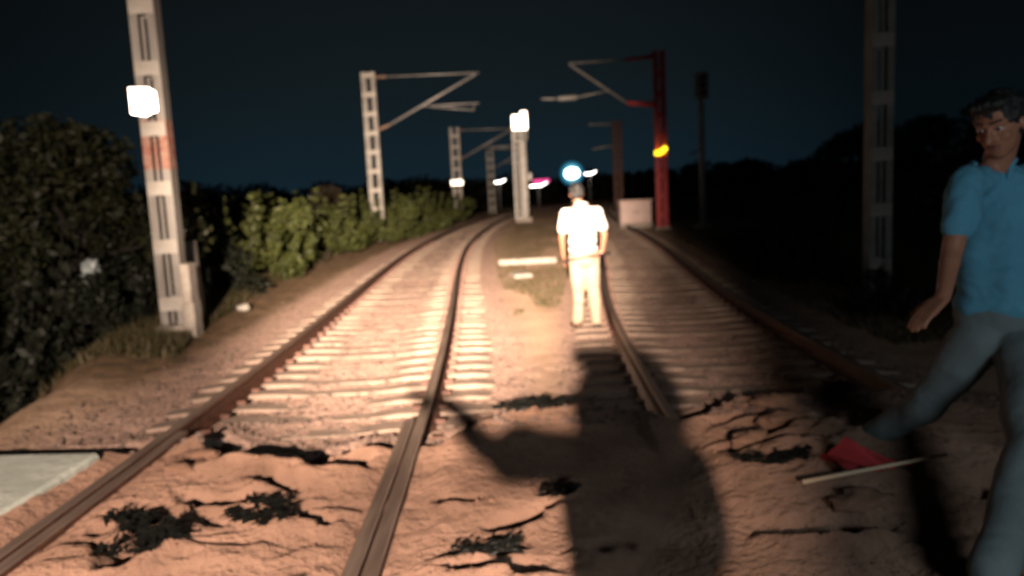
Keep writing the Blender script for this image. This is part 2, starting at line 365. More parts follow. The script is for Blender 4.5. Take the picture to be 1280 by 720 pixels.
gras = noise_col(5, (0.035, 0.026, 0.014), (0.12, 0.072, 0.042))
cur = base
for w, c in (('Blue', gras), ('Green', ball), ('Red', dirt)):
    m = nd(nt, 'ShaderNodeMix', data_type='RGBA')
    nt.links.new(sp.outputs[w], m.inputs[0]); nt.links.new(cur.outputs[0] if cur is base else cur.outputs[2], m.inputs[6]); nt.links.new(c.outputs[0], m.inputs[7]); cur = m
nt.links.new(cur.outputs[2], bs.inputs['Base Color'])
n2 = nd(nt, 'ShaderNodeTexNoise'); n2.inputs['Scale'].default_value = 22; n2.inputs['Detail'].default_value = 8; nt.links.new(tc.outputs['Object'], n2.inputs['Vector'])
bp = nd(nt, 'ShaderNodeBump'); bp.inputs['Strength'].default_value = 0.8; bp.inputs['Distance'].default_value = 0.04
nt.links.new(n2.outputs['Fac'], bp.inputs['Height']); nt.links.new(bp.outputs[0], bs.inputs['Normal'])
me.materials.append(gm)
tag(obj('ground', me), kind='structure')

# ------------------------------------------------------------------ railway tracks
RP = [(-.075, 0), (.075, 0), (.075, .012), (.012, .03), (.010, .112), (.036, .122), (.036, .150), (.028, .156), (-.028, .156), (-.036, .150), (-.036, .122), (-.010, .112), (-.012, .03), (-.075, .012)]
def rail_mesh(cx, cy, off):
    v = []; f = []; n = len(RP); mi = []
    dx = np.gradient(cx, cy)
    for i in range(len(cy)):
        t = Vector((dx[i], 1, 0)).normalized(); nrm = Vector((t.y, -t.x, 0))
        c = Vector((cx[i], cy[i], 0)) + nrm * off
        for a, b in RP: v.append(c + nrm * a + Vector((0, 0, b)))
    for i in range(len(cy) - 1):
        for k in range(n):
            f.append((i * n + k, i * n + (k + 1) % n, (i + 1) * n + (k + 1) % n, (i + 1) * n + k)); mi.append(1 if k in (6, 7, 8) else 0)
    m = mesh_of('rail', v, f); m.materials.append(M['rail']); m.materials.append(M['railtop'])
    m.polygons.foreach_set('material_index', mi); return m
sb = MB()   # concrete sleeper: thick under the rails, waisted in the middle
secs = [(-1.37, .11, -.02), (-1.2, .12, 0), (-.62, .12, 0), (-.30, .105, -.03), (.30, .105, -.03), (.62, .12, 0), (1.2, .12, 0), (1.37, .11, -.02)]
for (a, w, z) in secs: sb.v += [(a, -w, -.2), (a, w, -.2), (a, w * .86, z - .012), (a, w * .78, z), (a, -w * .78, z), (a, -w * .86, z - .012)]
for i in range(len(secs) - 1):
    for k in range(6): sb.f.append((i * 6 + k, i * 6 + (k + 1) % 6, (i + 1) * 6 + (k + 1) % 6, (i + 1) * 6 + k))
sb.f += [tuple(range(5, -1, -1)), tuple(range((len(secs) - 1) * 6, len(secs) * 6))]
SLP = sb.mesh('sleeper'); SLP.materials.append(M['sleeper'])
def track(cx, cy, label, y0, step, rng):
    root = empty('railway_track', (0, 0, 0), 0, label, 'railway track')
    for s in (-1, 1): obj('rail', rail_mesh(cx, cy, s * GA), None, root)
    if cx is LX:      # check rails of the crossing, inside the running rails
        k_ = (cy >= -1) & (cy <= 5.05)
        for s in (-1, 1): o = obj('check_rail', rail_mesh(cx[k_], cy[k_], s * (GA - .088)), None, root); o.location.z = -.008
    y = y0; far = MB(); clips = MB()
    while y < 110:
        x = float(np.interp(y, cy, cx)); sl = float(np.interp(y + .5, cy, cx)) - x
        ang = -math.atan(sl / .5)
        if y < 52:
            o = obj('sleeper', SLP, None, root, (x + rng.uniform(-.03, .03), y, 0.004 + rng.uniform(-.012, .006)), (0, rng.uniform(-.004, .004), ang + rng.uniform(-.012, .012)))
            if y < 30:
                for s in (-1, 1):
                    for t in (-1, 1):
                        px = x + s * GA + t * .105
                        clips.box((px, y, .025), (.07, .05, .035), ang)
        else:
            far.add([Vector((x, y, 0)) + Matrix.Rotation(ang, 3, 'Z') @ Vector(v) for v in sb.v], sb.f)
        y += step
    o = clips.build('rail_clips', M['rail'], root); tag(o, kind='stuff')
    o = far.build('far_sleepers', M['sleeper'], root); tag(o, kind='stuff')
    return root
rng = random.Random(4)
track(LX, LY, 'curving railway track on the left, its pale concrete sleepers brightly lit', 4.95, 0.40, rng)
track(RX, RY, 'dimmer railway track on the right, running past the man in white', 5.6, 0.42, rng)

# ballast stones
def scatter_stones(name, n, xs, ys, zs, smin, smax, material, label, cat):
    base = []
    for k in range(5):
        b = MB(); b.ball((0, 0, 0), 1.0, 1); base.append((np.array(b.v) * (1 + .35 * (np.random.rand(len(b.v), 1) - .5)) * np.array([1, .8, .62]), b.f))
    V = []; Fc = []; off = 0
    for i in range(n):
        bv, bf = base[i % 5]; s = smin + (smax - smin) * random.random() ** 2; a = random.random() * 6.28
        c, d = math.cos(a), math.sin(a)
        R = np.array([[c, -d, 0], [d, c, 0], [0, 0, 1]])
        V.append(bv * s @ R.T + np.array([xs[i], ys[i], zs[i] + s * .15])); Fc += [tuple(j + off for j in q) for q in bf]; off += len(bv)
    o = obj(name, mesh_of(name, np.concatenate(V), Fc), material)
    return tag(o, label, cat, kind='stuff')
n = 9000
yy = 4.7 + (np.random.rand(n) ** 1.8) * 32
side = np.random.rand(n) < .58
cx = np.where(side, np.interp(yy, LY, LX), np.interp(yy, RY, RX))
xx = cx + np.random.uniform(-1, 1, n) * np.where(side, 2.0, 1.6) - np.where(side, .25, 0)
zz = ground_h(xx, yy)
scatter_stones('ballast_stones', n, xx, yy, zz, .012, .034, M['stone'], 'loose brown ballast stones lying between and beside the sleepers', 'ballast')
n = 700
xx = np.random.uniform(-3.3, 3.6, n); yy = np.random.uniform(2.3, 5.1, n)
keep = yy < np.interp(xx, LIPX, LIPY) + .25
xx, yy = xx[keep], yy[keep]
scatter_stones('dirt_clods', len(xx), xx, yy, ground_h(xx, yy), .004, .017, M['clod'], 'small reddish clods scattered over the tipped earth in the foreground', 'soil')

# larger lumps of earth, each a thing
def lump_mesh(seed, sub=3):
    b = MB(); b.ball((0, 0, 0), 1, sub)
    v = []
    for p in b.v:
        p = Vector(p); k = 1 + .55 * mn.noise(p * 1.6 + Vector((seed, 0, 0))) + .30 * mn.noise(p * 4.0 + Vector((0, seed, 0)))
        v.append(p * k)
    return mesh_of('earth_lump', v, b.f, True)
lm = [lump_mesh(s * 3.7) for s in range(4)]
for m_ in lm: m_.materials.append(M['clod'])
lumps = [
 (-1.98, 4.52, .15, .09, .06, 'dark-edged earth lump lying against the left rail where the sleepers begin'),
 (-1.50, 4.42, .13, .08, .07, 'earth lump on the lip of the tipped soil between the left rails'),
 (-2.02, 4.20, .12, .07, .05, 'low earth lump in front of the lip, just right of the left rail'),
 (0.10, 5.02, .10, .07, .06, 'small earth lump on the lip left of the head of the long shadow'),
 (1.72, 4.75, .22, .13, .09, 'broad earth lump right of the long shadow, farthest of the right-hand lumps'),
 (2.20, 4.95, .25, .14, .08, 'earth lump just past the walking man\'s rear foot'),
 (1.55, 4.22, .17, .10, .08, 'earth lump above the flag stick, at its left end'),
 (1.98, 4.42, .15, .10, .07, 'earth lump above the red flag cloth'),
 (1.28, 3.92, .16, .09, .07, 'rounded earth lump beside the right edge of the long shadow'),
 (1.50, 3.12, .18, .10, .06, 'lowest earth lump on the right, near the bottom of the picture'),
 (2.50, 4.35, .14, .10, .07, 'earth lump behind the stride of the man in the blue shirt'),
]
for i, (x, y, a, b_, c, lab) in enumerate(lumps):
    o = obj('earth_lump', lm[i % 4], None, None, (x, y, gh(x, y) + c * .05), (0, 0, (i * 1.3) % .8 - .4), (a * .72, b_ * .72, c * .72))
    tag(o, lab, 'earth lump', 'earth lumps on the tipped soil')

# dark leafy brush pressed into the earth, each clump a thing
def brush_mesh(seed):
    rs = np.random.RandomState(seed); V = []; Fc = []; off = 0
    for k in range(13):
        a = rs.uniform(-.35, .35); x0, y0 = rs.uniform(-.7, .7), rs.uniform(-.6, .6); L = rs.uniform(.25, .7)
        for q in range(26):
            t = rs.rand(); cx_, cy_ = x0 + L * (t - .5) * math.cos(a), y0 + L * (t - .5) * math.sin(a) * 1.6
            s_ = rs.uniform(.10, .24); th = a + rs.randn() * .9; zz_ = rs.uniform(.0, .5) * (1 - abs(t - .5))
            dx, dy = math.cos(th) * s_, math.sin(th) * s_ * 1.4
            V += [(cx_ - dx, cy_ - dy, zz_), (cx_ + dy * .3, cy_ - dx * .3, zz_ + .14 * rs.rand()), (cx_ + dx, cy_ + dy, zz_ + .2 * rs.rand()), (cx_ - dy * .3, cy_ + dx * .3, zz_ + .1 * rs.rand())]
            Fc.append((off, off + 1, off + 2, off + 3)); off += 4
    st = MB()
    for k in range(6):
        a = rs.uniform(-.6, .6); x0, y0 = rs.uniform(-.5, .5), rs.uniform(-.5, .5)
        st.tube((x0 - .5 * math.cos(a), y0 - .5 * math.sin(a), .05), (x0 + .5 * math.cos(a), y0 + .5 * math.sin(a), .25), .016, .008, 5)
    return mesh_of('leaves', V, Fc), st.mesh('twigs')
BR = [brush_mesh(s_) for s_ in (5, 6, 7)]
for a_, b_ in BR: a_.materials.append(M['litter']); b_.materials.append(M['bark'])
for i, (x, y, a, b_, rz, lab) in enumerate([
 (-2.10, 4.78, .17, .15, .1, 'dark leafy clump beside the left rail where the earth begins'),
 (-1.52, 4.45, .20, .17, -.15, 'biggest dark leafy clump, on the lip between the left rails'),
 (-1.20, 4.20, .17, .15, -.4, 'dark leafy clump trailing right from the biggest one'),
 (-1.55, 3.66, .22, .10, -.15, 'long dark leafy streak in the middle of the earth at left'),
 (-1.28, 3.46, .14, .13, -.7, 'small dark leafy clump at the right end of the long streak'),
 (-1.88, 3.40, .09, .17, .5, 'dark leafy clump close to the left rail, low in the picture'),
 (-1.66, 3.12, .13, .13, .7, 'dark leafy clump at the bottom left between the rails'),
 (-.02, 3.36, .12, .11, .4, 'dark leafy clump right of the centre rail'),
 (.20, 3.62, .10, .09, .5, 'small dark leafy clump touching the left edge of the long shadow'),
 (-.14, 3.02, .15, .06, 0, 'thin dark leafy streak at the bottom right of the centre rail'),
 (.16, 5.12, .30, .10, .15, 'leaf strip added as shade on the lip left of the shadow head'),  # near-black leaves standing in for the shade behind the lip
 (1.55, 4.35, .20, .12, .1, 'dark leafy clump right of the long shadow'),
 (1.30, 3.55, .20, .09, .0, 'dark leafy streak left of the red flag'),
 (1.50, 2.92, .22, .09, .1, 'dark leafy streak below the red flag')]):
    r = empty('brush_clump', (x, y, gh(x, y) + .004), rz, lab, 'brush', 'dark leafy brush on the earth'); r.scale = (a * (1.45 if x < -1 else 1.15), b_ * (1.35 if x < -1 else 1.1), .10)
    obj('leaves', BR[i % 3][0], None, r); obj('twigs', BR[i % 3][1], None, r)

# concrete slab at the far left of the foreground
b = MB(); b.box((0, 0, 0), (1.62, 1.5, .16), 0, .02)
o = b.build('concrete_slab', M['slab']); o.location = (-3.48, 3.80, .10); o.rotation_euler = (0.01, 0.015, -.03)
tag(o, 'grey concrete slab bedded in the soil left of the left rail', 'slab')
# plank on the ground between the tracks with a pale patch of spilled stone below it
b = MB(); b.box((0, 0, 0), (1.45, .24, .14), 0, .015)
o = b.build('loose_sleeper', M['conc']); o.location = (0.42, 18.6, gh(.42, 18.6) + .07); o.rotation_euler = (0, 0, .05)
tag(o, 'pale concrete beam lying crosswise between the two tracks', 'concrete beam')
b = MB(); b.box((0, 0, 0), (.42, .5, .12), 0, .04)
o = b.build('concrete_block', M['conc']); o.location = (0.22, 15.8, gh(.22, 15.8) + .03); o.rotation_euler = (0.05, 0.02, .2)
tag(o, 'small pale concrete block in front of the crosswise beam', 'concrete block')

# ------------------------------------------------------------------ overhead line masts
def mast(loc, rz, H, wid, leg, label, group='overhead line masts beside the tracks', mm=None, bmat=None, period=.8, first=.62, depth=.22, rustband=None):
    root = empty('overhead_line_mast', loc, rz, label, 'mast', group)
    mm = mm or M['mast']; bmat = bmat or M['batten']
    for s in (-1, 1):
        def chan(z0, z1, name, material):
            b = MB(); x = s * (wid / 2 - leg / 2)
            b.box((x, -depth / 2 + .006, (z0 + z1) / 2), (leg, .012, z1 - z0))
            b.box((x, depth / 2 - .006, (z0 + z1) / 2), (leg, .012, z1 - z0))
            b.box((s * (wid / 2 - .005), 0, (z0 + z1) / 2), (.010, depth - .026, z1 - z0 - .002))
            b.build(name, material, root)
        if rustband:
            chan(0, rustband[0], 'channel', mm); chan(rustband[0], rustband[1], 'rusty_channel_section', M['mastrust']); chan(rustband[1], H, 'channel', mm)
        else: chan(0, H, 'channel', mm)
    bm_ = MB(); bm_.box((0, 0, 0), (wid - .02, .014, .19)); pm = bm_.mesh('batten_plate'); pm.materials.append(bmat)
    z = first
    while z < H - .1:
        for s in (-1, 1): obj('batten_plate', pm, None, root, (0, s * (depth / 2 + .009), z))
        z += period
    bb = MB(); bb.box((0, 0, -.05), (wid + .16, .50, .34), 0, .03); bb.build('foundation', M['conc'], root)
    return root
def insulator(b, p, q, r, n=7):
    p = Vector(p); q = Vector(q)
    b.tube(p, q, r * .45, n=8)
    for i in range(n):
        c = p.lerp(q, (i + .5) / n); d = (q - p).normalized() * (q - p).length * .28 / n
        b.tube(c - d, c + d, r, r * .8, 10)
def cantilever(root, side, reach, ztop, zlow, tipz, regx0, regz0, regx1, regz1, tube=.045, tm=None, knee=.2):
    tm = tm or M['tube']
    x0 = side * .25
    b = MB(); insulator(b, (x0, 0, ztop), (x0 + side * .55, 0, ztop), .085); b.build('insulator', M['insul'], root, True)
    b = MB(); insulator(b, (x0, 0, zlow), (x0 + side * .55, 0, zlow + knee), .095); b.build('insulator', M['insul'], root, True)
    b = MB(); b.tube((x0 + side * .55, 0, ztop), (side * reach, 0, tipz), tube * .8); b.build('stay_tube', tm, root, True)
    b = MB(); b.tube((x0 + side * .55, 0, zlow + knee), (side * reach * .97, 0, tipz - .05), tube * 1.25); b.build('bracket_tube', tm, root, True)
    b = MB(); b.tube((side * regx0, 0, regz0), (side * regx1, 0, regz1), tube * .7); b.tube((side * (regx0 + .5), 0, regz0 - .04), (side * (regx1 - .25), 0, regz1 - .30), tube * .6)
    b.tube((side * (regx1 - .25), 0, regz1 - .30), (side * (regx1 - .25), 0, regz1), tube * .4); b.build('registration_arm', tm, root, True)
    b = MB(); b.tube((x0 - side * .05, 0, ztop + .02), (x0 + side * 1.5, 0, tipz * .0 + ztop - .0), tube * .5); 
    b = MB(); b.box((x0 - side * .02, 0, ztop), (.12, .28, .12)); b.box((x0 - side * .02, 0, zlow), (.12, .28, .12)); b.build('hinge_bracket', M['mast'], root)

# near left mast
m1 = mast((-4.76, 10.35, gh(-4.76, 10.35)), .05, 8.6, .34, .11, 'near pale batten mast on the left with a white number plate', rustband=(2.28, 2.94), period=.80, first=.42)
b = MB()   # white number plate, six-sided
pl = [(-.20, -.20), (.02, -.235), (.21, -.15), (.21, .14), (.10, .21), (-.20, .205)]
b.v = [(x, -.012, z) for x, z in pl] + [(x, .012, z) for x, z in pl]
b.f = [tuple(range(6)), tuple(range(11, 5, -1))] + [(i, i + 6, (i + 1) % 6 + 6, (i + 1) % 6) for i in range(6)]
o = b.build('number_plate', M['retro'], m1, loc=(-.06, -.20, 3.18), rot=(.03, 0, .33), scale=(.8, 1, .85))
b = MB(); b.box((0, 0, 0), (.13, .3, .72), 0, .02); b.build('footing_guard', M['conc'], m1, loc=(.27, -.12, .62))
b = MB(); b.box((0, 0, 0), (.16, .3, .5), 0, .02); b.build('footing_guard', M['conc'], m1, loc=(.29, -.16, .20))
# near right mast
mast((5.42, 10.9, gh(5.42, 10.9)), -.03, 8.6, .33, .10, 'dim batten mast on the right between the track and the man in the blue shirt', mm=M['mastdim'], bmat=M['batten'], period=.80, first=.55)
# far masts, left
m2 = mast((-5.98, 34, gh(-5.98, 34)), 0, 7.55, .62, .2, 'first far mast on the left, its long bracket reaching over the bushes', period=.85)
cantilever(m2, 1, 4.95, 7.32, 5.0, 7.30, 2.2, 5.95, 4.9, 5.98)
m3 = mast((-4.14, 62, gh(-4.14, 62)), 0, 7.6, .8, .25, 'second far mast on the left, banded white at mid height', period=.9)
cantilever(m3, 1, 4.9, 7.35, 5.0, 7.3, 2.4, 5.9, 5.4, 5.9, .06)
b = MB(); b.box((0, 0, 0), (1.0, .3, .42), 0, .02); b.build('white_band', M['retro'], m3, loc=(0, -.1, 3.1))
m4 = mast((-1.78, 84, gh(-1.78, 84)), 0, 7.3, .8, .25, 'smallest mast left of the white signal post', period=.9, mm=M['mastdim'])
cantilever(m4, 1, 4.2, 7.1, 5.0, 7.1, 1.6, 5.6, 4.4, 5.6, .06, M['mastdim'])
# far masts, right
m5 = mast((6.62, 32, gh(6.62, 32)), 0, 7.5, .50, .2, 'red-lit mast, its glow coloured in, on the right carrying a yellow lamp', mm=M['mastred'], bmat=M['mastred'], period=.85)
b = MB(); b.tube((-.2, 0, 7.28), (-1.45, 0, 7.2), .10, .07, 10); b.build('red_arm', M['mastred'], m5, True)
b = MB(); b.tube((-.2, 0, 5.3), (-1.4, 0, 5.42), .13, .09, 10); b.build('red_arm', M['mastred'], m5, True)
b = MB(); b.tube((-1.45, 0, 7.2), (-3.8, 0, 7.15), .035); b.tube((-1.4, 0, 5.42), (-3.75, 0, 7.1), .05); b.build('bracket_tube', M['mastdim'], m5, True)
b = MB(); insulator(b, (-3.5, -.0, 5.75), (-4.3, 0, 5.72), .13); b.tube((-3.5, 0, 5.75), (-2.2, 0, 5.95), .035); b.tube((-4.3, 0, 5.72), (-5.0, 0, 5.75), .04); b.build('registration_arm', M['tube'], m5, True)
b = MB(); b.tube((-.30, -.26, 3.25), (-.05, -.26, 3.28), .10, .12, 12); b.tube((-.05, -.26, 3.28), (.18, -.26, 3.48), .12, .09, 12); b.build('yellow_lamp', M['e_yel'], m5, True)
b = MB(); b.box((0, 0, 0), (.5, .16, .08)); b.build('lamp_bracket', M['mastred'], m5, loc=(-.05, -.20, 3.10))
m6 = mast((8.93, 60, gh(8.93, 60)), 0, 7.4, .75, .3, 'dull brown mast between the man in white and the red mast', mm=M['mastbrown'], bmat=M['mastbrown'], period=.9)
b = MB(); b.tube((-.3, 0, 7.1), (-2.2, 0, 7.15), .07); b.tube((-.3, 0, 5.4), (-2.0, 0, 5.2), .07); b.build('bracket_tube', M['mastdim'], m6, True)

# white signal post with ladder
sg = empty('signal_post', (1.03, 50, gh(1.03, 50)), 0, 'white signal post with a ladder and bright board at its head', 'signal')
b = MB(); b.tube((.18, 0, 0), (.18, 0, 6.2), .20, .17, 14); b.build('post', M['whitepaint'], sg, True)
for s in (-.52, .0):
    b = MB(); b.box((s, -.32, 3.1), (.09, .06, 6.0)); b.build('ladder_rail', M['whitepaint'], sg)
b = MB(); b.box((0, 0, 0), (.50, .07, .10)); rm = b.mesh('rung'); rm.materials.append(M['whitepaint'])
for i in range(20): obj('rung', rm, None, sg, (-.26, -.32, .35 + i * .29))
b = MB(); b.box((0, 0, 0), (.95, .26, .78), 0, .06); b.build('signal_head', M['mastdim'], sg, loc=(0, -.1, 5.75))
b = MB(); b.box((0, 0, 0), (1.02, .05, .98), 0, .02); b.box((.28, 0, .58), (.45, .05, .3), .0, .02); b.build('reflective_board', M['retro'], sg, loc=(-.02, -.30, 6.55), rot=(.055, 0, -.02))
b = MB(); b.tube((0, 0, 0), (0, -.28, -.02), .13, .13, 12); hm = b.mesh('hood'); hm.materials.append(M['black'])
for z in (5.95, 5.58): obj('hood', hm, None, sg, (-.15, -.24, z))
b = MB(); b.box((0, 0, 0), (.22, .2, .5), 0, .03); b.build('telephone_box', M['whitepaint'], sg, loc=(.52, -.2, 3.0))
b = MB(); b.box((0, 0, .05), (1.1, .9, .5), 0, .04); b.build('foundation', M['conc'], sg)
# grey signal post seen on the right
gp = empty('signal_post', (9.42, 36, gh(9.42, 36)), 0, 'thin grey signal post right of the red mast, its head at the top', 'signal')
b = MB(); b.tube((0, 0, 0), (0, 0, 6.4), .16, .13, 12); b.build('post', M['whitepaint'], gp, True)
b = MB(); b.box((0, 0, 0), (.66, .24, 1.25), 0, .08); b.build('signal_head', M['slab'], gp, loc=(.0, -.1, 6.75))
b = MB(); b.tube((0, 0, 0), (0, -.26, -.02), .13, .13, 12); hm2 = b.mesh('hood'); hm2.materials.append(M['black'])
for z in (7.1, 6.75, 6.4): obj('hood', hm2, None, gp, (0, -.22, z))
b = MB(); b.tube((-.1, 0, 3.75), (-.62, 0, 3.55), .045); b.build('arm', M['slab'], gp, True)
b = MB(); b.box((0, 0, 0), (.7, .7, .4), 0, .04); b.build('foundation', M['conc'], gp)
# equipment cabinet beside the red mast
ec = empty('equipment_cabinet', (6.15, 34.8, gh(6.15, 34.8)), .03, 'pale pink equipment cabinet at the foot of the red mast', 'cabinet')
b = MB(); b.box((0, 0, 0), (1.46, .7, 1.02), 0, .03); b.build('case', M['pinkbox'], ec, loc=(-.25, 0, .72))
b = MB(); b.box((0, 0, 0), (1.56, .82, .07), 0, .02); b.build('roof', M['pinkbox'], ec, loc=(-.25, 0, 1.27))
b = MB(); b.box((0, 0, 0), (.66, .03, .88), 0, .01); dm = b.mesh('door'); dm.materials.append(M['pinkbox'])
for x in (-.60, .10):
    d_ = obj('door', dm, None, ec, (x, -.362, .72)); b = MB(); b.box((0, 0, 0), (.03, .03, .14)); b.build('handle', M['black'], d_, loc=(.27 if x < -.3 else -.27, -.03, 0))
b = MB(); b.box((0, 0, 0), (1.5, .74, .24), 0, .02); b.build('plinth', M['conc'], ec, loc=(-.25, 0, .09))

# short concrete marker post by the near left mast
b = MB(); b.box((0, 0, .62), (.20, .16, 1.25), 0, .02)
o = b.build('marker_post', M['mast']); o.location = (-4.92, 11.45, gh(-4.92, 11.45)); o.rotation_euler = (0, -.03, .1)
tag(o, 'short grey concrete post just right of the near left mast', 'post')
o = obj('pale_stone', lump_mesh(41.0, 2), M['batten'], None, (-4.55, 12.4, gh(-4.55, 12.4) + .07), None, (.12, .09, .08))
tag(o, 'pale pinkish stone in the grass right of the short grey post', 'stone')

# ------------------------------------------------------------------ far lamps
def tube_lamp(x, y, z, L, label, tilt=.0, group='far tube lights at the end of the line', matl='e_white', r=.10):
    r_ = empty('street_lamp', (x, y, 0), 0, label, 'lamp', group)
    b = MB(); b.tube((0, 0, -1.2), (0, 0, z), .09, .06, 8); b.build('pole', M['mastdim'], r_, True)
    b = MB(); b.tube((0, 0, z), (-.35 * L, -.4, z + .1), .04); b.build('arm', M['mastdim'], r_, True)
    b = MB(); b.tube((-L / 2, -.5, z), (.12 * L, -.5, z + .02), r, r * 1.2, 10); b.tube((.12 * L, -.5, z + .02), (L / 2, -.5, z + .30 * L * .6), r * 1.2, r * .6, 10)
    b.build('tube', M[matl], r_, True)
    return r_
tube_lamp(-1.15, 110, 3.90, 1.9, 'far white tube lamp left of the white signal post')
tube_lamp(12.4, 112, 4.55, 1.9, 'far white tube lamp just right of the head of the man in white')
tube_lamp(4.6, 110, 3.1, 2.6, 'far lamp with a magenta glow right of the white signal post', matl='e_white', r=.09)
b = MB(); b.tube((3.9, 110.6, 3.75), (6.3, 110.6, 3.85), .30, .22, 12)
o = b.build('signal_lamp', M['e_mag'], None, True); tag(o, 'magenta lamp glowing just above the white streak right of the signal post', 'lamp')
# bright blue-white floodlight above the man in white
rm_ = bpy.data.materials.new('lamp_halo'); rm_.use_nodes = True; nt = rm_.node_tree; nt.nodes.clear()
o_ = nd(nt, 'ShaderNodeOutputMaterial'); e_ = nd(nt, 'ShaderNodeEmission'); t_ = nd(nt, 'ShaderNodeTexCoord'); g_ = nd(nt, 'ShaderNodeVectorMath', operation='LENGTH'); sb_ = nd(nt, 'ShaderNodeVectorMath', operation='SUBTRACT')
sb_.inputs[1].default_value = (0, 0, 3.05); r_ = nd(nt, 'ShaderNodeValToRGB'); e2 = r_.color_ramp.elements
e2[0].position = .40; e2[0].color = (.30, .85, 1, 1); e2[1].position = .80; e2[1].color = (.004, .016, .035, 1); e3_ = e2.new(.58); e3_.color = (.03, .22, .34, 1)
nt.links.new(t_.outputs['Object'], sb_.inputs[0]); nt.links.new(sb_.outputs[0], g_.inputs[0]); nt.links.new(g_.outputs['Value'], r_.inputs[0]); nt.links.new(r_.outputs[0], e_.inputs['Color'])
e_.inputs['Strength'].default_value = 1.0; nt.links.new(e_.outputs[0], o_.inputs[0]); M['e_halo'] = rm_
fl = empty('floodlight', (4.1, 47, gh(4.1, 47) - .05), 0, 'brilliant blue-white floodlight over the shoulder of the man in white', 'floodlight')
b = MB(); b.tube((0, 0, 0), (0, 0, 2.9), .06, .05, 8); b.build('pole', M['mastdim'], fl, True)
b = MB(); b.tube((0, .02, 3.05), (0, .22, 3.05), .80, .5, 28); b.build('reflector', M['e_halo'], fl, True)  # halo around the lens, coloured onto this disc as a fading glow
b = MB(); b.ball((0, -.02, 3.05), .38, 2, (1.25, .3, .92)); b.build('lens', M['e_cyan'], fl, True)

# ------------------------------------------------------------------ vegetation
def leaf_cloud(blobs, n, size, flat=.6):
    V = np.zeros((n * 4, 3)); blobs = np.array(blobs, float); w = blobs[:, 3] ** 2; w /= w.sum()
    k = np.random.choice(len(blobs), n, p=w); d = np.random.randn(n, 3); d /= np.linalg.norm(d, axis=1)[:, None]
    r = blobs[k, 3] * (0.45 + .6 * np.random.rand(n) ** .6)
    c = blobs[k, :3] + d * r[:, None] * np.array([1, 1, .8])
    a = np.random.randn(n, 3); a /= np.linalg.norm(a, axis=1)[:, None]
    bb = np.cross(a, np.random.randn(n, 3)); bb /= np.linalg.norm(bb, axis=1)[:, None]
    s = size * (.5 + np.random.rand(n))[:, None]
    V[0::4] = c - a * s; V[1::4] = c + bb * s * .5; V[2::4] = c + a * s; V[3::4] = c - bb * s * .5
    F = np.arange(n * 4).reshape(n, 4)
    return V, F.tolist()
def bush_meshes(seed, n, size, spread=1.0):
    rs = np.random.RandomState(seed); bl = []; st = MB()
    for i in range(13):
        a = rs.rand() * 6.28; r = rs.rand() ** .6 * .75 * spread
        bl.append((math.cos(a) * r, math.sin(a) * r, .12 + rs.rand() ** 1.3 * .72, .10 + rs.rand() * .19))
    for i in range(16):          # shoots standing out of the mass
        a = rs.rand() * 6.28; r = rs.rand() ** .5 * .8 * spread; h = .55 + rs.rand() * .65
        x0, y0 = math.cos(a) * r * .6, math.sin(a) * r * .6; x1, y1 = math.cos(a) * r + rs.randn() * .1, math.sin(a) * r + rs.randn() * .1
        for k in range(7):
            t = .3 + .7 * k / 6; bl.append((x0 + (x1 - x0) * t, y0 + (y1 - y0) * t, h * t, .075 * (1.25 - t * .7)))
        st.tube((x0, y0, -.1), (x1, y1, h), .010, .003, 5)
    V, F = leaf_cloud(bl, n, size)
    return mesh_of('foliage', V, F), st.mesh('stem')
def tree_meshes(seed, n, size, lean=0):
    rs = np.random.RandomState(seed); bl = []; st = MB()
    st.tube((0, 0, -.3), (.05, 0, 1.5), .16, .12, 8); st.tube((.05, 0, 1.5), (.1 + lean * .3, 0, 3.0), .12, .07, 8)
    for i in range(15):
        a = rs.rand() * 6.28; r = .5 + rs.rand() * 1.5; z = 1.9 + rs.rand() * 2.5
        if z > 3.6: r *= .65
        c = (math.cos(a) * r + lean, math.sin(a) * r, z, .38 + rs.rand() * .5); bl.append(c)
        st.tube((.07, 0, 1.3 + rs.rand() * 1.4), c[:3], .05, .015, 5)
    V, F = leaf_cloud(bl, n, size)
    return mesh_of('crown', V, F), st.mesh('trunk')
BU = [bush_meshes(s, 5200, .032) for s in (1, 2, 3, 4)]
TR = [tree_meshes(s, 14000, .065) for s in (11, 12, 13)]
def plant(name, pair, names, loc, sc, rz, lm_, label, cat, group):
    r = empty(name, loc, rz, label, cat, group); r.scale = sc
    for me_, nm, mt in ((pair[0], names[0], lm_), (pair[1], names[1], M['bark'])):
        mm_ = me_.copy(); mm_.materials.clear(); mm_.materials.append(mt); obj(nm, mm_, None, r)
    return r
bush = [  # x, y, height, width, label
 (-6.25, 14.6, 1.25, 1.2, 'dark bush just right of the short grey post'),
 (-6.3, 17.2, 1.75, 1.5, 'yellow-green bush, nearest of the lit row along the left track'),
 (-6.7, 19.3, 1.85, 1.5, 'second lit bush of the row along the left track'),
 (-6.5, 22.0, 1.7, 1.6, 'third lit bush, where the row thins to bare stems'),
 (-6.7, 25.0, 1.9, 1.7, 'fourth lit bush, left of the first far mast'),
 (-6.6, 28.5, 1.8, 1.7, 'fifth lit bush, hiding the foot of the first far mast from the left'),
 (-5.6, 31.0, 1.6, 1.5, 'sixth lit bush, in front of the foot of the first far mast'),
 (-5.7, 35.5, 2.0, 1.9, 'seventh lit bush, right behind the first far mast'),
 (-5.5, 40.0, 2.1, 2.0, 'eighth lit bush, midway between the two far masts'),
 (-5.4, 46.0, 2.0, 2.2, 'ninth lit bush, left of the second far mast'),
 (-5.0, 54.0, 1.9, 2.4, 'farthest lit bush, by the foot of the second far mast'),
]
